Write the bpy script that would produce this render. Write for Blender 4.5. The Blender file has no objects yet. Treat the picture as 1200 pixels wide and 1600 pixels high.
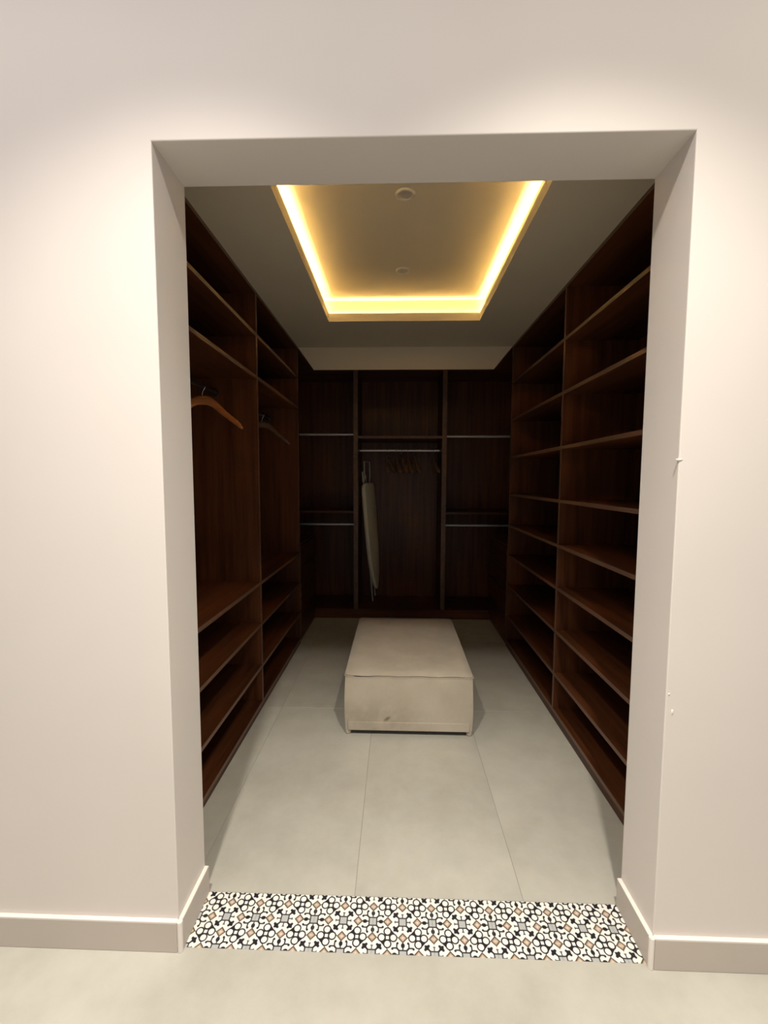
import bpy, bmesh, math, random
from mathutils import Vector, Matrix
R = math.radians
scene = bpy.context.scene
col = scene.collection
random.seed(7)

# ------------------------------------------------------------------ camera
CAM = Vector((-0.1374, -1.2396, 1.489))
yaw, pitch, roll = -0.0296, -0.0754, 0.0033
fwd = Vector((math.sin(yaw)*math.cos(pitch), math.cos(yaw)*math.cos(pitch), math.sin(pitch)))
rgt = Vector((math.cos(yaw), -math.sin(yaw), 0))
upv = rgt.cross(fwd)
r2 = rgt*math.cos(roll) + upv*math.sin(roll)
u2 = -rgt*math.sin(roll) + upv*math.cos(roll)
cd = bpy.data.cameras.new('camera')
cam = bpy.data.objects.new('camera', cd); col.objects.link(cam)
m = Matrix((r2, u2, -fwd)).transposed().to_4x4(); m.translation = CAM
cam.matrix_world = m
cd.sensor_fit = 'VERTICAL'; cd.sensor_height = 24.0
cd.lens = 671.565/1600*24.0
cd.clip_start = 0.02
scene.camera = cam

# ------------------------------------------------------------------ light
w = bpy.data.worlds.new('world'); scene.world = w; w.use_nodes = True
bg = w.node_tree.nodes['Background']
bg.inputs[0].default_value = (1.0, 0.93, 0.87, 1); bg.inputs[1].default_value = 0.34
def spot(name, loc, power, colr, size=.04, angle=105):
    d = bpy.data.lights.new(name, 'SPOT'); d.energy = power; d.color = colr
    d.shadow_soft_size = size; d.spot_size = R(angle); d.spot_blend = 1.0
    o = bpy.data.objects.new(name, d); col.objects.link(o); o.location = loc
    return o
spot('room_downlight', (.37, -.77, 3.2), 178, (1, .93, .81))
spot('room_downlight', (-.71, -.80, 3.2), 178, (1, .93, .82))
def fill_strip(name, loc, sx, sy, power, colr):
    d = bpy.data.lights.new(name, 'AREA'); d.shape = 'RECTANGLE'; d.size = sx; d.size_y = sy; d.energy = power; d.color = colr
    o = bpy.data.objects.new(name, d); col.objects.link(o); o.location = loc
fill_strip('wall_fill_light', (-1.75, -.79, 3.2), 3.0, .08, 13.5, (1, .945, .94))  # added fill, no real fixture: brightens the upper wall, cooler at left
fill_strip('wall_fill_light', (1.55, -.79, 3.2), 3.0, .08, 12.5, (1, .925, .80))  # added fill for the right half, warmer
COVE = 88.0
scene.view_settings.view_transform = 'Standard'
scene.view_settings.look = 'None'
scene.view_settings.gamma = 1
scene.view_settings.use_curve_mapping = False
scene.view_settings.exposure = 0.3

# ------------------------------------------------------------------ node helpers
class E:
    """A value in a shader tree; arithmetic on it builds Math nodes."""
    def __init__(s, nt, sock): s.nt, s.k = nt, sock
    def _op(s, op, *a):
        n = s.nt.nodes.new('ShaderNodeMath'); n.operation = op
        for i, v in enumerate((s,)+a):
            if isinstance(v, E): s.nt.links.new(v.k, n.inputs[i])
            else: n.inputs[i].default_value = v
        return E(s.nt, n.outputs[0])
    def __add__(s, o): return s._op('ADD', o)
    __radd__ = __add__
    def __sub__(s, o): return s._op('SUBTRACT', o)
    def __rsub__(s, o): return (s*-1.0) + o
    def __mul__(s, o): return s._op('MULTIPLY', o)
    __rmul__ = __mul__
    def abs(s): return s._op('ABSOLUTE')
    def floor(s): return s._op('FLOOR')
    def mod(s, o): return s._op('FLOORED_MODULO', o)
    def max(s, o): return s._op('MAXIMUM', o)
    def min(s, o): return s._op('MINIMUM', o)
    def sqrt(s): return s._op('SQRT')
    def lt(s, o, soft=.012):                    # smooth s < o
        return ((o - s)*(1.0/soft) + .5)._op('MAXIMUM', 0.0)._op('MINIMUM', 1.0)
    def gt(s, o, soft=.012): return 1.0 - s.lt(o, soft)
def length(a, b): return (a*a + b*b).sqrt()
def mat(name):
    m = bpy.data.materials.new(name); m.use_nodes = True
    nt = m.node_tree; b = nt.nodes['Principled BSDF']
    return m, nt, b
def noise(nt, vec, scale, detail=4, rough=.55, mapping=None):
    if mapping:
        mp = nt.nodes.new('ShaderNodeMapping'); mp.inputs['Scale'].default_value = mapping
        nt.links.new(vec, mp.inputs[0]); vec = mp.outputs[0]
    n = nt.nodes.new('ShaderNodeTexNoise'); n.inputs['Scale'].default_value = scale
    n.inputs['Detail'].default_value = detail; n.inputs['Roughness'].default_value = rough
    nt.links.new(vec, n.inputs['Vector']); return n.outputs['Fac']
def ramp(nt, fac, stops):
    n = nt.nodes.new('ShaderNodeValToRGB'); cr = n.color_ramp
    while len(cr.elements) < len(stops): cr.elements.new(.5)
    for e, (p, c) in zip(cr.elements, stops): e.position = p; e.color = (*c, 1)
    nt.links.new(fac, n.inputs[0]); return n.outputs[0]
def bump(nt, b, h, strength, dist=.002):
    n = nt.nodes.new('ShaderNodeBump'); n.inputs['Strength'].default_value = strength
    n.inputs['Distance'].default_value = dist
    nt.links.new(h, n.inputs['Height']); nt.links.new(n.outputs[0], b.inputs['Normal'])
def mix(nt, fac, a, b, mode='MIX'):
    n = nt.nodes.new('ShaderNodeMix'); n.data_type = 'RGBA'; n.blend_type = mode
    for s, v in ((n.inputs[0], fac), (n.inputs[6], a), (n.inputs[7], b)):
        if isinstance(v, E): nt.links.new(v.k, s)
        elif isinstance(v, (int, float)): s.default_value = v
        elif isinstance(v, tuple): s.default_value = (*v, 1)
        else: nt.links.new(v, s)
    return n.outputs[2]
def objvec(nt, rnd=True):
    tc = nt.nodes.new('ShaderNodeTexCoord')
    if not rnd: return tc.outputs['Object']
    oi = nt.nodes.new('ShaderNodeObjectInfo')
    a = nt.nodes.new('ShaderNodeVectorMath'); a.operation = 'MULTIPLY_ADD'
    nt.links.new(oi.outputs['Random'], a.inputs[0]); a.inputs[1].default_value = (37, 53, 71)
    nt.links.new(tc.outputs['Object'], a.inputs[2]); return a.outputs[0]

def paint(name, c, var=.03, rough=.6):
    m, nt, b = mat(name); v = objvec(nt, False)
    f = noise(nt, v, 1.3, 3)
    nt.links.new(ramp(nt, f, [(.3, tuple(x*(1-var) for x in c)), (.7, tuple(min(1, x*(1+var)) for x in c))]), b.inputs['Base Color'])
    b.inputs['Roughness'].default_value = rough
    bump(nt, b, noise(nt, v, 160, 3), .12, .001)
    return m
def wood(name, axis, dark, light, rough=.42):
    m, nt, b = mat(name); v = objvec(nt)
    sc = [26, 26, 26]; sc[axis] = 1.1
    f = noise(nt, v, 1.0, 6, .6, tuple(sc))
    sc2 = [120, 120, 120]; sc2[axis] = 4
    g = noise(nt, v, 1.0, 3, .5, tuple(sc2))
    sc3 = [4.5, 4.5, 4.5]; sc3[axis] = .7
    h = noise(nt, v, 1.0, 2, .5, tuple(sc3))
    fac = (E(nt, f)*.55 + E(nt, g)*.2 + E(nt, h)*.25)
    nt.links.new(ramp(nt, fac.k, [(.36, dark), (.62, light)]), b.inputs['Base Color'])
    b.inputs['Roughness'].default_value = rough
    b.inputs['Specular IOR Level'].default_value = .35
    bump(nt, b, g, .15, .0006)
    return m
WD, WL = (.050, .0150, .0053), (.138, .045, .0155)
WOOD_Z = wood('dark_wood_upright', 2, WD, WL)
WOOD_Y = wood('dark_wood_lengthwise', 1, WD, WL)
WOOD_X = wood('dark_wood_crosswise', 0, WD, WL)
EDGE = wood('edge_banding', 1, (.13, .068, .042), (.20, .112, .072), .38)
HANGER = wood('hanger_wood', 0, (.46, .155, .045), (.64, .25, .08), .35)
HANGER_DARK = wood('dark_hanger_wood', 0, (.15, .08, .05), (.24, .14, .09), .35)
WALL = paint('wall_paint', (.76, .70, .655))
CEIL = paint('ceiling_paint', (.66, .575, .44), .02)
SKIRT = paint('skirting_tile_glaze', (.56, .50, .445), .05, .4)
GROUT_LIT_TOP = paint('white_grout_lit_top', (.86, .80, .74), .04, .7)  # white of grout and chips; also light painted on skirting tops

def make_floor():
    m, nt, b = mat('cement_look_tile'); v = objvec(nt)
    f = noise(nt, v, 1.9, 7, .62); g = noise(nt, v, 9, 5, .65)
    fac = E(nt, f)*.7 + E(nt, g)*.3
    nt.links.new(ramp(nt, fac.k, [(.32, (.44, .42, .36)), (.5, (.52, .50, .435)), (.68, (.59, .57, .50))]), b.inputs['Base Color'])
    rr = E(nt, g)*.2 + .34
    nt.links.new(rr.k, b.inputs['Roughness'])
    bump(nt, b, noise(nt, v, 70, 4), .05, .001)
    return m
TILE = make_floor()
JOINT = paint('floor_joint', (.36, .335, .285), .05, .9)

def make_pattern():
    """cement tile print: squares with buds, scrolls, quatrefoils and brown lozenges"""
    m, nt, b = mat('patterned_cement_tile')
    geo = nt.nodes.new('ShaderNodeTexCoord')
    sep = nt.nodes.new('ShaderNodeSeparateXYZ'); nt.links.new(geo.outputs['Object'], sep.inputs[0])
    X = E(nt, sep.outputs[0])*10.0; Y = E(nt, sep.outputs[1])*10.0   # lattice pitch 0.1 m
    ix = (X + .5).floor(); iy = (Y + .5).floor()
    u = (X - ix).abs(); v = (Y - iy).abs()
    par = (ix + iy).mod(2.0)                    # 0: bud motif (A), 1: scroll motif (B)
    A = 1.0 - par
    cu = .5 - u; cv = .5 - v
    p = u.max(v); q = u.min(v)
    sq = p
    grey = sq.lt(.108)
    ink = sq.lt(.148)
    # motif A: ticks and diagonal buds
    d = (p - q)*.7071; s = (p + q)*.7071
    tick = q.lt(.018)*p.lt(.26)
    tick = tick.max(q.lt(.04)*p.lt(.27)*p.gt(.24))
    arm = d.lt(.028)*s.lt(.30)
    bud = (d*1.1 + (s - .33).abs()).lt(.105)
    bud = bud.max((length(p - .285, q - .175)).lt(.042))
    frame = ((u + v) - .655).abs().lt(.018)
    inkA = tick.max(arm).max(bud).max(frame)
    # motif B: buds on the axes, forked scrolls on the diagonals
    stem = q.lt(.02)*p.lt(.37)
    leaf = length((p - .27)*.8, q).lt(.062)
    armB = d.lt(.027)*s.lt(.30)
    curl = (q - .195).abs().lt(.022)*p.gt(.18)*p.lt(.335)
    tip = length(p - .338, q - .172).lt(.037)
    inkB = stem.max(leaf).max(armB).max(curl).max(tip)
    ink = ink.max(inkA*A).max(inkB*par)
    # quatrefoil in the cell corner
    c1 = length(cu - .19, cv); c2 = length(cu, cv - .19)
    cc = c1.min(c2)
    web = (cu + cv).lt(.2).max((cu + cv).lt(.345)*A)
    ink = ink.max(web).max(cc.lt(.135))
    pet = cc.lt(.093).max(cu.max(cv).lt(.05))
    ink = ink*(1.0 - pet)
    # brown lozenge half way between the squares
    l = (cu + v).min(u + cv)
    loz = l.lt(.165)
    core = l.lt(.11, .02)
    lz = l.lt(.06, .13)
    oi = nt.nodes.new('ShaderNodeTexWhiteNoise'); oi.noise_dimensions = '2D'
    cb = nt.nodes.new('ShaderNodeCombineXYZ')
    nt.links.new((X + Y + .5).floor().k, cb.inputs[0]); nt.links.new((X - Y + .5).floor().k, cb.inputs[1])
    nt.links.new(cb.outputs[0], oi.inputs['Vector'])
    hue = ramp(nt, oi.outputs['Value'], [(0, (.36, .22, .15)), (.5, (.42, .30, .24)), (1, (.40, .29, .14))])
    lo = mix(nt, lz, hue, (.86, .74, .64))
    lo = mix(nt, core, (.13, .085, .055), lo)
    cl = mix(nt, ink, (.92, .89, .84), (.018, .017, .021))
    cl = mix(nt, grey, cl, (.50, .51, .50))
    cl = mix(nt, loz, cl, lo)
    nt.links.new(cl, b.inputs['Base Color']); b.inputs['Roughness'].default_value = .42
    return m
PATTERN = make_pattern()

def fabric():
    m, nt, b = mat('cream_suede_fabric'); v = objvec(nt, False)
    f = noise(nt, v, 5, 5, .6)
    c = ramp(nt, f, [(.3, (.50, .435, .345)), (.7, (.61, .54, .44))])
    sep = nt.nodes.new('ShaderNodeSeparateXYZ'); nt.links.new(v, sep.inputs[0])
    x, y, z = (E(nt, sep.outputs[i]) for i in range(3))
    # a grubby patch low on the front face, and a small smudge in it
    front = y.lt(-.50, .03)
    dirt = front*length(x*.6 + .12, (z - .09)*1.6).lt(.16, .16)*E(nt, noise(nt, v, 14, 4)).gt(.45, .25)
    smudge = front*length((x + .125) - (z - .1)*.8, (z - .1)*.9).lt(.013, .012)
    c = mix(nt, dirt*.35, c, (.28, .235, .17))
    c = mix(nt, smudge*.75, c, (.17, .14, .09))
    nt.links.new(c, b.inputs['Base Color'])
    b.inputs['Roughness'].default_value = .95
    b.inputs['Sheen Weight'].default_value = .25
    b.inputs['Specular IOR Level'].default_value = .15
    bump(nt, b, (E(nt, noise(nt, v, 420, 2))*.5 + E(nt, noise(nt, v, 11, 3))).k, .25, .004)
    return m
FABRIC = fabric()
def plain(name, c, rough=.5, metal=0.0, scale=40):
    m, nt, b = mat(name); v = objvec(nt)
    nt.links.new(ramp(nt, noise(nt, v, scale, 3), [(.3, tuple(x*.93 for x in c)), (.7, c)]), b.inputs['Base Color'])
    b.inputs['Roughness'].default_value = rough; b.inputs['Metallic'].default_value = metal
    return m
BRONZE = plain('dark_bronze_tube', (.16, .14, .13), .35, .9)
CHROME = plain('chrome', (.78, .77, .75), .22, 1.0)
RODM = plain('satin_aluminium', (.93, .92, .89), .38, .55)
COVER = plain('ironing_board_cover', (.90, .86, .70), .9)
WHITE_METAL = plain('white_enamelled_steel', (.62, .60, .55), .4)
PLASTIC = plain('white_plastic', (.72, .66, .56), .45)
LENS = plain('frosted_lens', (.60, .52, .42), .3)
DARKGAP = plain('dark_gap_shade', (.02, .016, .012), .9)
def emit(name, c, s):
    m, nt, b = mat(name)
    b.inputs['Base Color'].default_value = (*c, 1)
    b.inputs['Emission Color'].default_value = (*c, 1); b.inputs['Emission Strength'].default_value = s
    return m
LED = emit('warm_led', (1.0, .80, .36), COVE)

# ------------------------------------------------------------------ object helpers
def link(name, me, m=None, parent=None, loc=(0, 0, 0)):
    o = bpy.data.objects.new(name, me); col.objects.link(o)
    if m is not None and me is not None and not me.materials: me.materials.append(m)
    o.location = loc
    if parent is not None: o.parent = parent
    return o
def bm_done(bm, name, smooth=False, auto=None):
    bmesh.ops.recalc_face_normals(bm, faces=bm.faces)
    me = bpy.data.meshes.new(name); bm.to_mesh(me); bm.free()
    if smooth:
        for p in me.polygons: p.use_smooth = True
        if auto: me.set_sharp_from_angle(angle=R(auto))
    return me
def add_box(bm, lo, hi, bevel=0.0, seg=1):
    r = bmesh.ops.create_cube(bm, size=1)
    c = [(a+b)/2 for a, b in zip(lo, hi)]; s = [b-a for a, b in zip(lo, hi)]
    for v in r['verts']: v.co = Vector((v.co.x*s[0]+c[0], v.co.y*s[1]+c[1], v.co.z*s[2]+c[2]))
    if bevel:
        es = list({e for v in r['verts'] for e in v.link_edges})
        bmesh.ops.bevel(bm, geom=es, offset=bevel, segments=seg, affect='EDGES', profile=.5)
_cache = {}
def box(name, lo, hi, m, parent=None, bevel=.0012):
    """a box given by world corners; alike sizes share mesh data"""
    s = tuple(round(b-a, 4) for a, b in zip(lo, hi)); key = (s, m.name, bevel)
    if key not in _cache:
        bm = bmesh.new(); add_box(bm, [-x/2 for x in s], [x/2 for x in s], bevel)
        _cache[key] = bm_done(bm, name)
    c = Vector([(a+b)/2 for a, b in zip(lo, hi)])
    P = world_loc(parent)
    return link(name, _cache[key], m, parent, c - P)
def world_loc(o):
    v = Vector((0, 0, 0))
    while o is not None: v += o.location; o = o.parent
    return v
def tube(bm, pts, r, n=10, cap=True):
    pts = [Vector(p) for p in pts]; rings = []
    rr = r if isinstance(r, (list, tuple)) else [r]*len(pts)
    prev = None
    for i, p in enumerate(pts):
        t = (pts[min(i+1, len(pts)-1)] - pts[max(i-1, 0)]).normalized()
        if prev is None:
            a = Vector((0, 0, 1)) if abs(t.z) < .9 else Vector((1, 0, 0))
            x = t.cross(a).normalized()
        else: x = (prev - t*prev.dot(t)).normalized()
        prev = x; y = t.cross(x)
        rings.append([bm.verts.new(p + (x*math.cos(k*math.tau/n) + y*math.sin(k*math.tau/n))*rr[i]) for k in range(n)])
    for a, b in zip(rings, rings[1:]):
        for k in range(n): bm.faces.new((a[k], a[(k+1) % n], b[(k+1) % n], b[k]))
    if cap: bm.faces.new(rings[0][::-1]); bm.faces.new(rings[-1])
def tube_obj(name, pts, r, m, parent, n=10):
    """pts in world space"""
    P = world_loc(parent); c = sum((Vector(p) for p in pts), Vector())/len(pts)
    bm = bmesh.new(); tube(bm, [Vector(p)-c for p in pts], r, n)
    return link(name, bm_done(bm, name, True, 40), m, parent, c - P)
def lathe(bm, prof, n=32):
    rings = []
    for r, z in prof:
        rings.append([bm.verts.new((r*math.cos(k*math.tau/n), r*math.sin(k*math.tau/n), z)) for k in range(n)] if r > 1e-6 else [bm.verts.new((0, 0, z))])
    for a, b in zip(rings, rings[1:]):
        for k in range(n):
            j = (k+1) % n
            if len(a) == 1 and len(b) == 1: continue
            if len(a) == 1: bm.faces.new((a[0], b[k], b[j]))
            elif len(b) == 1: bm.faces.new((a[k], a[j], b[0]))
            else: bm.faces.new((a[k], a[j], b[j], b[k]))
def thing(name, label, cat, loc, group=None, rz=0):
    o = bpy.data.objects.new(name, None); col.objects.link(o); o.empty_display_size = .1
    o.location = loc; o.rotation_euler.z = rz
    o['label'] = label; o['category'] = cat
    if group: o['group'] = group
    return o
def struct(o): o['kind'] = 'structure'; return o
def boxes(name, lst, m, bevel=0.0, parent=None):
    bm = bmesh.new()
    for lo, hi in lst: add_box(bm, lo, hi, bevel)
    return link(name, bm_done(bm, name), m, parent)

# ------------------------------------------------------------------ dimensions (metres)
XL, XR, ZT, T = -.8203, .6546, 2.4182, .189      # doorway
UL, UR = -1.0018, .8455                          # front planes of the side units
BL, BR = -1.50, 1.27                             # their backs
ZC = 2.6307                                      # closet ceiling
YB, YW = 3.274, 3.83                             # back unit front, back wall
YE = 2.549                                       # side units' far end panel
Y0 = .21

# ------------------------------------------------------------------ structure: walls
def wall_front():
    bm = bmesh.new()
    x0, x1, z1 = -3.2, 3.0, 3.25
    O = [(x0, 0), (x1, 0), (x1, z1), (x0, z1)]
    I = [(XL, 0), (XR, 0), (XR, ZT), (XL, ZT)]
    f = {}
    def V(x, y, z):
        k = (round(x, 4), y, round(z, 4))
        if k not in f: f[k] = bm.verts.new((x, y, z))
        return f[k]
    for y in (0, T):
        for q in (((x0, 0), (XL, 0), (XL, ZT), (x0, ZT)), ((XR, 0), (x1, 0), (x1, ZT), (XR, ZT)),
                  ((x0, ZT), (XL, ZT), (XL, z1), (x0, z1)), ((XL, ZT), (XR, ZT), (XR, z1), (XL, z1)),
                  ((XR, ZT), (x1, ZT), (x1, z1), (XR, z1))):
            bm.faces.new([V(a, y, b) for a, b in q])
    def side(a, b): bm.faces.new((V(a[0], 0, a[1]), V(b[0], 0, b[1]), V(b[0], T, b[1]), V(a[0], T, a[1])))
    side((XL, 0), (XL, ZT)); side((XL, ZT), (XR, ZT)); side((XR, ZT), (XR, 0))
    side((x0, 0), (XL, 0)); side((XR, 0), (x1, 0)); side((x0, 0), (x0, ZT)); side((x0, ZT), (x0, z1))
    side((x1, 0), (x1, ZT)); side((x1, ZT), (x1, z1)); side((x0, z1), (XL, z1)); side((XL, z1), (XR, z1)); side((XR, z1), (x1, z1))
    bmesh.ops.recalc_face_normals(bm, faces=bm.faces)
    es = [e for e in bm.edges if all(abs(v.co.x-XL) < 1e-4 or abs(v.co.x-XR) < 1e-4 for v in e.verts)
          and all(v.co.z <= ZT+1e-4 for v in e.verts) and len(e.link_faces) == 2 and e.calc_face_angle(0) > .5 and e.calc_length() > .5]
    bmesh.ops.bevel(bm, geom=es, offset=.003, segments=2, affect='EDGES', profile=.5)
    return struct(link('wall_front', bm_done(bm, 'wall_front'), WALL))
WF = wall_front()
struct(boxes('wall_left', [((BL-.14, T, 0), (BL-.02, YW+.12, 2.95))], WALL))
struct(boxes('wall_right', [((BR+.02, T, 0), (BR+.14, YW+.12, 2.95))], WALL))
struct(boxes('wall_back', [((BL-.02, YW+.004, 0), (BR+.02, YW+.12, 2.95))], WALL))
# small chips of plaster on the right hand corner of the doorway
def chip(c, s):
    bm = bmesh.new(); bmesh.ops.create_icosphere(bm, subdivisions=2, radius=1)
    for v in bm.verts:
        k = 1 + .3*math.sin(v.co.x*7+v.co.z*5)
        v.co = Vector((v.co.x*s[0]*k, v.co.y*s[1], v.co.z*s[2]*k))
    return link('plaster_chip', bm_done(bm, 'plaster_chip', True), GROUT_LIT_TOP, WF, c)
chip((XR, .001, 1.547), (.010, .004, .003)); chip((XR+.02, 0, .81), (.003, .002, .008)); chip((XR+.008, .001, .865), (.003, .003, .004))

# floor: joint bed, tiles laid as pieces
FL = struct(boxes('floor', [((BL-.14, .0031, -.05), (BR+.14, YW+.12, -.0022)), ((-3.2, -3.6, -.05), (3.0, .003, 0))], JOINT))
FL.data.materials.clear(); FL.data.materials.append(JOINT); FL.data.materials.append(TILE)
for p in FL.data.polygons:
    if p.center.y < 0.0035 and p.center.z > -.06 and all(FL.data.vertices[i].co.y < .0031 for i in p.vertices): p.material_index = 1
G = .0009
def floor_tile(name, lo, hi, m, z0=-.012, label=None, orig=None):
    c = Vector(((lo[0]+hi[0])/2, (lo[1]+hi[1])/2, z0/2)) if orig is None else Vector(orig)
    bm = bmesh.new(); add_box(bm, (lo[0]-c.x, lo[1]-c.y, z0-c.z), (hi[0]-c.x, hi[1]-c.y, 0-c.z), .0008)
    o = link(name, bm_done(bm, name), m, FL, c)
    if label: o['label'] = label
    return o
cols = [-1.48, -.88, -.28, .32, .92, 1.34]
starts = [[.19, .83+.62, 2.65], [.19, 1.45, 2.65], [.19, 1.45, 2.65], [.19, 1.45, 2.65], [.19, 1.45, 2.65]]
for i in range(5):
    ys = starts[i] + [YW]
    for a, b in zip(ys, ys[1:]):
        floor_tile('floor_tile', (max(cols[i], BL-.02)+G, a+G), (cols[i+1]-G, b-G), TILE)
tx = [-.81, -.61, -.41, -.21, -.01, .19, .39, .59, .645]
for a, b in zip(tx, tx[1:]):
    floor_tile('patterned_tile', (a+.0004, .0035), (b-.0004, .189), PATTERN, label='black and white patterned cement tile with brown lozenges',
               orig=(a, .003, 0))

# baseboards
def baseboard(name, s):
    xe = XL if s < 0 else XR; bt = .0145; h = .1
    root = struct(boxes(name, [((-3.2, -bt, 0), (xe - .004 + .004, -.0002, h)) if s < 0 else ((xe, -bt, 0), (3.0, -.0002, h))], SKIRT, .0015))
    d = -s
    lo, hi = sorted((xe + d*.0002, xe + d*bt))
    boxes('return_tile', [((lo, 0, 0), (hi, T-.001, h))], SKIRT, .0015, root)
    # white tops paint in light from above; grout down the outer corner
    boxes('lit_top_strip', [((-3.2, -bt+.001, h-.0005), (xe, -.0002, h+.0022)) if s < 0 else ((xe, -bt+.001, h-.0005), (3.0, -.0002, h+.0022))], GROUT_LIT_TOP, .0006, root)
    boxes('lit_top_strip', [((lo, .0, h-.0005), (hi-(.001 if s < 0 else 0), T-.002, h+.002))], GROUT_LIT_TOP, .0006, root)
    bm = bmesh.new()
    tube(bm, [(xe + d*(bt-.007), -bt+.007, .0008), (xe + d*(bt-.007), -bt+.007, .05), (xe + d*(bt-.007), -bt+.007, h+.001)], .0086, 10)
    link('grout_corner', bm_done(bm, 'grout_corner', True, 50), GROUT_LIT_TOP, root)
baseboard('baseboard_left', -1); baseboard('baseboard_right', 1)

# ceiling with the light cove
RX0, RX1, RY0, RY1 = -.637, .4515, .33, 1.9603
TR = .028; LIP = .012; ZU = 2.79; ZL = ZC + .056
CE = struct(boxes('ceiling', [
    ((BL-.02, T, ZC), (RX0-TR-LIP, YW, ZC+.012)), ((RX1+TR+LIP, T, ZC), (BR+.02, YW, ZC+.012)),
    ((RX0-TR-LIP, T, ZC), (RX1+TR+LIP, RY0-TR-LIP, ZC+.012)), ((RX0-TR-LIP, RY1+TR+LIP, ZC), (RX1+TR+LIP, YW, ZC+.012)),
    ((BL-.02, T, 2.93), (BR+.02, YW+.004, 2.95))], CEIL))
def ring(name, x0, x1, y0, y1, wd, z0, z1, m, parent):
    return boxes(name, [((x0-wd, y0-wd, z0), (x0, y1+wd, z1)), ((x1, y0-wd, z0), (x1+wd, y1+wd, z1)),
                        ((x0, y0-wd, z0), (x1, y0, z1)), ((x0, y1, z0), (x1, y1+wd, z1))], m, 0, parent)
ring('cove_lip', RX0, RX1, RY0, RY1, LIP, ZC-.0006, ZL, CEIL, CE)
ring('cove_trough', RX0-LIP, RX1+LIP, RY0-LIP, RY1+LIP, TR+.004, ZC-.0004, ZC+.014, CEIL, CE)
W_ = TR+LIP
ring('recess_wall', RX0-W_, RX1+W_, RY0-W_, RY1+W_, .02, ZC+.002, ZU+.02, CEIL, CE)
boxes('recess_panel', [((RX0-W_-.02, RY0-W_-.02, ZU), (RX1+W_+.02, RY1+W_+.02, ZU+.02))], CEIL, 0, CE)
ls = ring('led_strip', RX0-LIP-.006, RX1+LIP+.006, RY0-LIP-.006, RY1+LIP+.006, .012, ZC+.0145, ZC+.018, LED, None)
ls['label'] = 'warm yellow LED strip glowing all round the ceiling recess'; ls['category'] = 'strip light'
# sloping bulkhead between the side units, in front of the back unit
def soffit():
    bm = bmesh.new()
    zb, yb2 = 2.449, 2.61
    bot = [(UL, 2.57, ZC-.0008), (UR, 2.57, ZC-.0008), (.700, yb2, zb), (-.874, yb2, zb)]
    top = [(UL, 2.60, ZC-.0002), (UR, 2.60, ZC-.0002), (.702, yb2+.045, ZC), (-.876, yb2+.045, ZC)]
    b = [bm.verts.new(p) for p in bot]; t = [bm.verts.new(p) for p in top]
    bm.faces.new(b); bm.faces.new(t[::-1])
    for i in range(4): bm.faces.new((b[i], b[(i+1) % 4], t[(i+1) % 4], t[i]))
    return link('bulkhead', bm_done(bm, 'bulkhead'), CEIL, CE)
soffit()

# unlit recessed spotlights in the cove ceiling
def downlight(x, y, label):
    t = thing('recessed_spotlight', label, 'ceiling light', (x, y, ZU), 'unlit spotlights in the ceiling recess')
    bm = bmesh.new(); lathe(bm, [(.030, -.002), (.033, -.007), (.040, -.008), (.0445, -.005), (.0455, 0), (.030, 0), (.030, -.002)], 40)
    link('trim_ring', bm_done(bm, 'trim_ring', True, 45), PLASTIC, t)
    bm = bmesh.new(); lathe(bm, [(0, -.0012), (.022, -.0012), (.031, -.0035), (.031, 0), (0, 0)], 32)
    link('lens', bm_done(bm, 'lens', True, 45), LENS, t)
downlight(-.107, .83, 'unlit round white spotlight in the ceiling recess, nearer the doorway')
downlight(-.106, 1.55, 'unlit round white spotlight in the ceiling recess, farther from the doorway')

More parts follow.
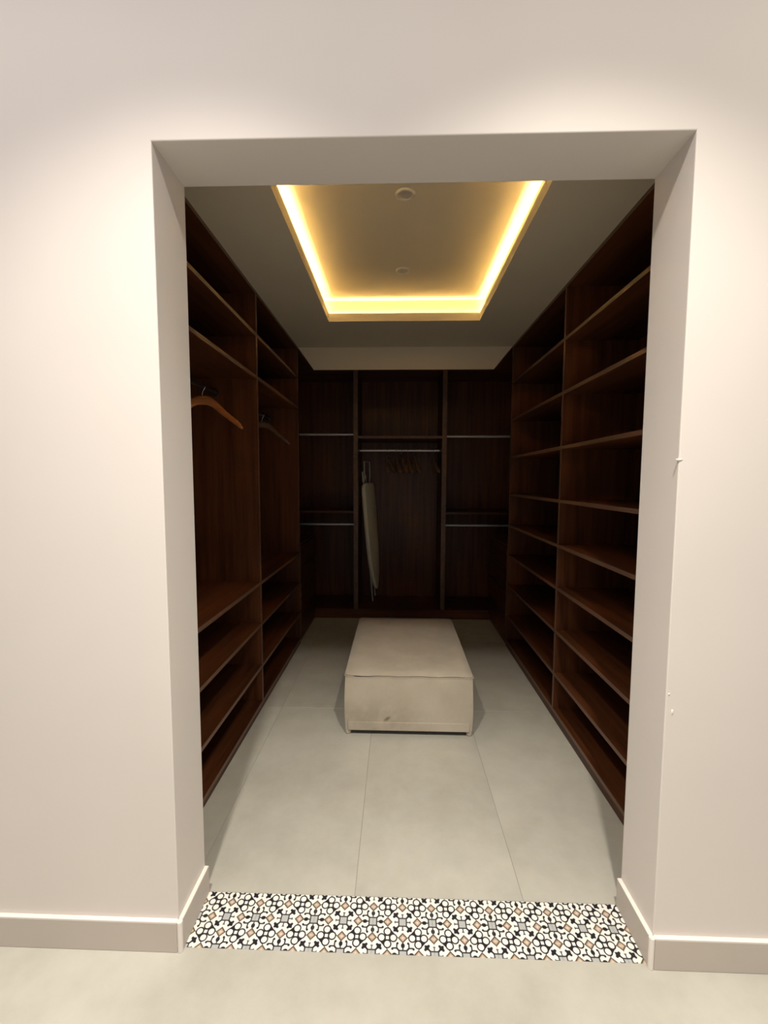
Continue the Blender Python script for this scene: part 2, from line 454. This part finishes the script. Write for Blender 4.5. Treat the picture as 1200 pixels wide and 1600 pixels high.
# ------------------------------------------------------------------ side units
TH = .02
def rod(parent, a, b, m=RODM, name='clothes_rod'):
    tube_obj(name, [a, (Vector(a)+Vector(b))/2, b], .0135, m, parent, 16)
def flange(parent, p, axis, m=CHROME):
    bm = bmesh.new(); d = Vector((0, 0, 0)); d[axis] = .006
    tube(bm, [-d, d], .024, 18)
    link('rod_flange', bm_done(bm, 'rod_flange', True, 40), m, parent, Vector(p) - world_loc(parent))
def edge(parent, lo, hi): return box('edge_band', lo, hi, EDGE, parent, 0)
def side_unit(name, label, s, xf, xb, ydiv, yend, heights, zbot):
    """s=-1 left unit, +1 right unit; heights are shelf tops"""
    t = thing(name, label, 'wardrobe', ((xf+xb)/2, (Y0+yend)/2, 0))
    X = lambda a, b: sorted((a, b))
    e = .0015
    def panel(nm, y0, y1, z0, z1, xa, xc, m=WOOD_Z):
        a, b = X(xa, xc)
        p = box(nm, (a, y0, z0), (b, y1, z1), m, t); return p
    fr = xf + s*e
    y1 = yend + TH/2
    def panel(nm, y0, y1, z0, z1, xa, xc, m=WOOD_Z):
        a, b = X(xa, xc)
        return box(nm, (a, y0, z0), (b, y1, z1), m, t)
    def banded(p, y0, y1, z0, z1):
        a, b = X(xf, xf+s*(e-.0001)); edge(p, (a, y0, z0), (b, y1, z1))
    for nm, y in (('side_panel', Y0), ('divider', ydiv), ('end_panel', yend)):
        p = panel(nm, y-TH/2, y+TH/2, zbot+.0003, ZC-.001, fr, xb); banded(p, y-TH/2, y+TH/2, zbot+.0003, ZC-.001)
    panel('back_panel', Y0, y1, .0005, ZC-.001, xb, xb+s*.012)
    p = panel('bottom_shelf', Y0-TH/2, y1, zbot-TH, zbot, fr, xb, WOOD_Y); banded(p, Y0-TH/2, y1, zbot-TH, zbot)
    panel('plinth', Y0-TH/2, y1, .0005, zbot-TH-.0005, xf+s*.004, xf+s*.022, WOOD_Y)
    for a, b in ((Y0+TH/2, ydiv-TH/2), (ydiv+TH/2, yend-TH/2)):
        a += .0004; b -= .0004
        p = panel('top_panel', a, b, ZC-.019, ZC-.001, fr, xb, WOOD_Y); banded(p, a, b, ZC-.019, ZC-.001)
        for z in heights:
            p = panel('shelf', a, b, z-TH, z, fr, xb, WOOD_Y); banded(p, a, b, z-TH, z)
    return t
LT = side_unit('wardrobe', 'dark brown open wardrobe along the left wall, with hanging bays over low shelves', -1, UL, BL, 1.4434, YE,
               [2.3786, 2.1228, .8353, .5666, .2916], .052)
RT = side_unit('shelving_unit', 'dark brown open shelving unit along the right wall, eight shelves high', 1, UR, BR, 1.3914, YE,
               [2.3256, 2.0146, 1.6925, 1.3718, 1.0987, .8362, .5668, .2961], .067)
RODX, RODZ = -1.262, 2.02
for a, b in ((Y0+TH/2, 1.4434-TH/2), (1.4434+TH/2, YE-TH/2)):
    rod(LT, (RODX, a, RODZ), (RODX, b, RODZ), BRONZE)
    flange(LT, (RODX, b-.006, RODZ), 1, BRONZE)

# corner drawer chests facing each other beyond the end panels
def chest(label, s, xf, xb):
    y0, y1 = YE+TH/2+.002, YB-.006
    t = thing('corner_cabinet', label, 'cabinet', ((xf+xb)/2, (y0+y1)/2, 0))
    X = lambda a, b: sorted((a, b))
    zt = .915
    a, b = X(xb, xb+s*.012); box('back_panel', (a, y0, zt+.0005), (b, y1, ZC-.001), WOOD_Z, t)
    a, b = X(xf+s*.002, xb); box('top_panel', (a, y0, ZC-.02), (b, y1, ZC-.001), WOOD_Y, t)
    a, b = X(xf+s*.022, xb)
    box('carcass', (a, y0, .075), (b, y1, zt-.022), WOOD_Z, t)
    a, b = X(xf-s*.001, xb); box('counter', (a, y0, zt-.02), (b, y1, zt), WOOD_Y, t)
    a, b = X(xf+s*.014, xf+s*.03); box('plinth', (a, y0, .0005), (b, y1, .0745), WOOD_Y, t)
    zs = [.08, .285, .49, .695, .893]
    for z0, z1 in zip(zs, zs[1:]):
        a, b = X(xf-s*.004, xf+s*.018)
        dr = box('drawer', (a, y0+.004, z0+.003), (b, y1-.004, z1-.003), WOOD_Y, t)
        a, b = X(xf-s*.009, xf-s*.0041)
        box('finger_pull', (a, y0+.26, z1-.022), (b, y0+.40, z1-.010), WOOD_Y, dr, .001)
chest('dark brown corner cabinet with drawers below, at the far left', -1, UL, BL)
chest('dark brown corner cabinet with drawers below, at the far right', 1, UR, BR)

# ------------------------------------------------------------------ back unit
BT = thing('wardrobe', 'dark brown open wardrobe filling the far wall, with five bright metal clothes rods', 'wardrobe', ((BL+BR)/2, YB+.27, 0))
D1, D2, DW = -.5695, .354, .046
def bp(nm, x0, x1, z0, z1, y0=YB, y1=YW-.014, m=WOOD_Z, band=False):
    p = box(nm, (x0, y0+(.0015 if band else 0), z0), (x1, y1, z1), m, BT)
    if band: edge(p, (x0, y0, z0), (x1, y0+.0014, z1))
    return p
bp('back_panel', BL, BR, .0005, ZC-.001, YW-.0135, YW, WOOD_Z)
for x in (D1, D2): bp('divider', x-DW/2, x+DW/2, .1045, ZC-.001, band=True)
bp('side_panel', BL+.001, BL+TH, .1045, ZC-.001); bp('side_panel', BR-TH, BR-.001, .1045, ZC-.001)
bp('bottom_shelf', BL+.001, BR-.001, .084, .104, m=WOOD_X)
bp('plinth', BL+.001, BR-.001, .0005, .0835, YB+.004, YB+.022, WOOD_X)
bays = [(BL+TH+.0004, D1-DW/2-.0004), (D1+DW/2+.0004, D2-DW/2-.0004), (D2+DW/2+.0004, BR-TH-.0004)]
for a, b in bays: bp('top_panel', a, b, ZC-.022, ZC-.001, m=WOOD_X)
bp('shelf', *bays[1], 1.916, 1.942, m=WOOD_X, band=True)
bp('shelf', *bays[0], 1.135, 1.158, m=WOOD_X); bp('shelf', *bays[2], 1.127, 1.15, m=WOOD_X)
YR = YB + .28
for (a, b), zs in zip(bays, ((1.984, .986), (1.809,), (1.963, .982))):
    for z in zs:
        rod(BT, (a+.001, YR, z), (b-.001, YR, z))
        flange(BT, (a+.007, YR, z), 0); flange(BT, (b-.007, YR, z), 0)

# ------------------------------------------------------------------ coat hangers
def arm_mesh():
    """one continuous shaped wooden yoke, local origin at the neck, spanning x"""
    bm = bmesh.new()
    half = [(0, .000, .026, .012), (.025, -.001, .026, .012), (.05, -.010, .027, .012), (.08, -.032, .027, .014), (.11, -.061, .025, .016),
            (.14, -.086, .0215, .019), (.17, -.109, .020, .022), (.20, -.132, .019, .023), (.222, -.150, .016, .021), (.236, -.163, .007, .011)]
    pts = [(-x, z, h, w_) for x, z, h, w_ in half[::-1]] + half[1:]
    n = 12; rings = []
    for x, z, h, w_ in pts:
        yo = .0022*(abs(x)/.1)**2*10*.35
        rings.append([bm.verts.new((x, -yo + w_*math.cos(k*math.tau/n), z + h*math.sin(k*math.tau/n))) for k in range(n)])
    for a, b in zip(rings, rings[1:]):
        for k in range(n): bm.faces.new((a[k], a[(k+1) % n], b[(k+1) % n], b[k]))
    bm.faces.new(rings[0][::-1]); bm.faces.new(rings[-1])
    return bm_done(bm, 'yoke', True, 60)
def hook_mesh():
    bm = bmesh.new(); r = .0175; zc = .076
    pts = [(0, 0, .018), (0, 0, .036), (.004, 0, .048)]
    for k in range(15):
        a = R(-62 + k*(262/14)); pts.append((r*math.cos(a), 0, zc + r*math.sin(a)))
    tube(bm, pts, .0021, 8); return bm_done(bm, 'hook', True)
YOKE, HOOK = arm_mesh(), hook_mesh()
YOKE_D = YOKE.copy()
def hanger(label, loc, rz, tilt, group, dark=False):
    t = thing('coat_hanger', label, 'hanger', loc, group, rz); t.rotation_euler.y = tilt
    link('yoke', YOKE_D if dark else YOKE, HANGER_DARK if dark else HANGER, t)
    link('hook', HOOK, CHROME, t)
    return t
HZ = .076 + .0175 - .0021 - .0136      # rod axis above the hanger's neck when it hangs
hanger('orange-brown wooden coat hanger on the rod in the nearer bay of the left wardrobe', (RODX, 1.25, RODZ-HZ), R(6), 0, 'hangers in the left wardrobe')
hanger('dark wooden coat hanger on the rod in the farther bay of the left wardrobe', (RODX, 2.35, RODZ-HZ), R(4), 0, 'hangers in the left wardrobe', True)
where = ['leftmost of the dark hangers on the central rod of the far wardrobe', 'second dark hanger from the left on the central rod of the far wardrobe',
         'third dark hanger from the left on the central rod of the far wardrobe', 'fourth dark hanger from the left on the central rod of the far wardrobe',
         'fifth dark hanger from the left on the central rod of the far wardrobe', 'rightmost dark hanger on the central rod, hanging beside the right divider']
for lab, x, a in zip(where, (-.24, -.15, -.085, -.02, .05, .262), (-9, 2, 3, 2, 3, 0)):
    hanger(lab, (x, YR, 1.809-HZ), R(90+a), 0, 'dark hangers on the central rod', True)

# ------------------------------------------------------------------ ironing board
def ironing_board():
    bx, by = -.395, YB+.13
    t = thing('ironing_board', 'folded ironing board with a cream cover leaning upright in the far wardrobe', 'ironing board', (bx, by, .1045))
    # outline in local (w across, l along), nose down
    L = 1.22
    prof = [(0, .0), (.03, .02), (.06, .07), (.10, .17), (.135, .32), (.155, .5), (.165, .75), (.165, 1.0), (.160, 1.15), (.14, 1.205), (.10, 1.22)]
    out = [(-a, b) for a, b in prof[::-1][:-1]] + prof
    lean = math.atan2(.10, 1.25); turn = R(74)
    M = Matrix.Rotation(-lean, 4, 'Y') @ Matrix.Rotation(turn, 4, 'Z')
    M.translation = Vector((.022, .20, .135))
    def slab(name, m, th0, th1, inset, bev):
        bm = bmesh.new()
        c = .6
        ol = [(x*(1-inset), c+(y-c)*(1-inset*.4)) for x, y in out]
        lo = [bm.verts.new((x, th0, z)) for x, z in ol]; hi = [bm.verts.new((x, th1, z)) for x, z in ol]
        bm.faces.new(lo); bm.faces.new(hi[::-1])
        n = len(ol)
        for i in range(n): bm.faces.new((lo[i], hi[i], hi[(i+1) % n], lo[(i+1) % n]))
        bmesh.ops.recalc_face_normals(bm, faces=bm.faces)
        if bev:
            es = [e for e in bm.edges if len(e.link_faces) == 2 and any(len(f.verts) > 4 for f in e.link_faces)]
            bmesh.ops.bevel(bm, geom=es, offset=bev, segments=3, affect='EDGES', profile=.5)
        bm.transform(M)
        return link(name, bm_done(bm, name, True, 50), m, t)
    slab('cover', COVER, -.028, .010, 0, .012)
    slab('board_frame', WHITE_METAL, .010, .018, .06, 0)
    def leg(pts, r, nm='leg'):
        bm = bmesh.new(); tube(bm, [M @ Vector(p) for p in pts], r, 10); return link(nm, bm_done(bm, nm, True, 40), WHITE_METAL, t)
    leg([(-.05, .030, -.128), (-.05, .030, .60), (-.05, .030, 1.34)], .009)
    leg([(.07, .040, -.10), (.07, .040, .60), (.07, .040, 1.30)], .009)
    leg([(-.05, .030, 1.34), (.07, .040, 1.30)], .008, 'crossbar')
    leg([(-.09, .012, 1.19), (-.09, -.006, 1.30), (-.09, -.014, 1.45), (.09, -.014, 1.45), (.09, -.006, 1.30), (.09, .012, 1.19)], .0065, 'iron_rest')
ironing_board()

# ------------------------------------------------------------------ ottoman
def ottoman():
    x0, x1, y0, y1, h = -.4354, .3118, 1.1647, 2.2166, .3663
    cx, cy = (x0+x1)/2, (y0+y1)/2; W, D = (x1-x0)/2, (y1-y0)/2
    t = thing('ottoman', 'low oblong cream fabric ottoman on short feet in the middle of the floor', 'ottoman', (cx, cy, 0))
    z0 = .030; zs = h - .016
    def cushion(name, lo, hi, seg, puff):
        bm = bmesh.new(); add_box(bm, lo, hi)
        bmesh.ops.subdivide_edges(bm, edges=bm.edges[:], cuts=seg, use_grid_fill=True)
        c = [(a+b)/2 for a, b in zip(lo, hi)]; s = [(b-a)/2 for a, b in zip(lo, hi)]
        for v in bm.verts:
            n = [(v.co[i]-c[i])/s[i] for i in range(3)]
            puff(v, n)
        return link(name, bm_done(bm, name, True, 60), FABRIC, t)
    def body(v, n):
        k = (1-n[2]**2)
        rr = .018
        # rounded vertical corners
        ax, ay = abs(v.co.x)-(W-rr), abs(v.co.y)-(D-rr)
        if ax > 0 and ay > 0:
            l = math.hypot(ax, ay)
            if l > rr:
                v.co.x = math.copysign(W-rr+ax*rr/l, v.co.x); v.co.y = math.copysign(D-rr+ay*rr/l, v.co.y)
        bul = .004*k + .0015*math.sin(v.co.x*19+v.co.z*13)*k
        if abs(n[0]) > .99: v.co.x += math.copysign(bul, n[0])
        if abs(n[1]) > .99: v.co.y += math.copysign(bul, n[1])
    cushion('body', (-W, -D, z0), (W, D, zs-.001), 23, body)
    def lid(v, n):
        rr = .03
        ax, ay = abs(v.co.x)-(W-rr), abs(v.co.y)-(D-rr)
        if ax > 0 and ay > 0:
            l = math.hypot(ax, ay)
            if l > rr:
                v.co.x = math.copysign(W-rr+ax*rr/l, v.co.x); v.co.y = math.copysign(D-rr+ay*rr/l, v.co.y)
        e = min(W-abs(v.co.x), D-abs(v.co.y))
        if n[2] > 0:
            f = max(0, min(1, e/.05))
            v.co.z += -.010*(1-f)**2 + .006*f + .002*math.sin(v.co.x*9+1)*math.sin(v.co.y*7)*f
        v.co.z += .0022*math.sin(v.co.x*31)*max(0, 1-e/.03)*(1 if v.co.y < 0 else .3)
    cushion('top_panel', (-W, -D, zs), (W, D, h-.004), 27, lid)
    # piped seam under the top panel
    bm = bmesh.new(); pts = []
    rr = .022
    for (sx, sy, a0) in ((1, -1, -90), (1, 1, 0), (-1, 1, 90), (-1, -1, 180)):
        for k in range(5):
            a = R(a0 + k*22.5); pts.append((sx*(W-rr)+rr*math.cos(a), sy*(D-rr)+rr*math.sin(a)))
    full = []
    for i, p in enumerate(pts):
        q = pts[(i+1) % len(pts)]; n = max(1, int(math.hypot(q[0]-p[0], q[1]-p[1])/.03))
        for k in range(n):
            x, y = p[0]+(q[0]-p[0])*k/n, p[1]+(q[1]-p[1])*k/n
            full.append((x, y, zs-.0005+.0022*math.sin(x*31)*(1 if y < 0 else .3) - (.004*math.exp(-((x+.27)/.05)**2) if y < 0 else 0)))
    full.append(full[0]); tube(bm, full, .0034, 6, False)
    link('piped_seam', bm_done(bm, 'piped_seam', True), FABRIC, t)
    # folded hem along the bottom of the front
    bm = bmesh.new(); add_box(bm, (-W+.02, -D-.0065, z0), (W-.02, -D+.01, .082), .003)
    link('hem', bm_done(bm, 'hem', True, 40), FABRIC, t)
    bm = bmesh.new(); add_box(bm, (-W+.012, -D+.012, .024), (W-.012, D-.012, .0305))  # black sheet that puts the shade under the ottoman into colour
    link('gap_shade_sheet', bm_done(bm, 'gap_shade_sheet'), DARKGAP, t)
    bm = bmesh.new(); lathe(bm, [(0, 0), (.013, 0), (.0165, .003), (.0175, .010), (.0175, .034), (0, .034)], 20)
    fm = bm_done(bm, 'foot', True, 50)
    for sx in (-1, 1):
        for sy in (-1, 1): link('foot', fm, FABRIC, t, (sx*(W-.019), sy*(D-.019), .0004))
ottoman()
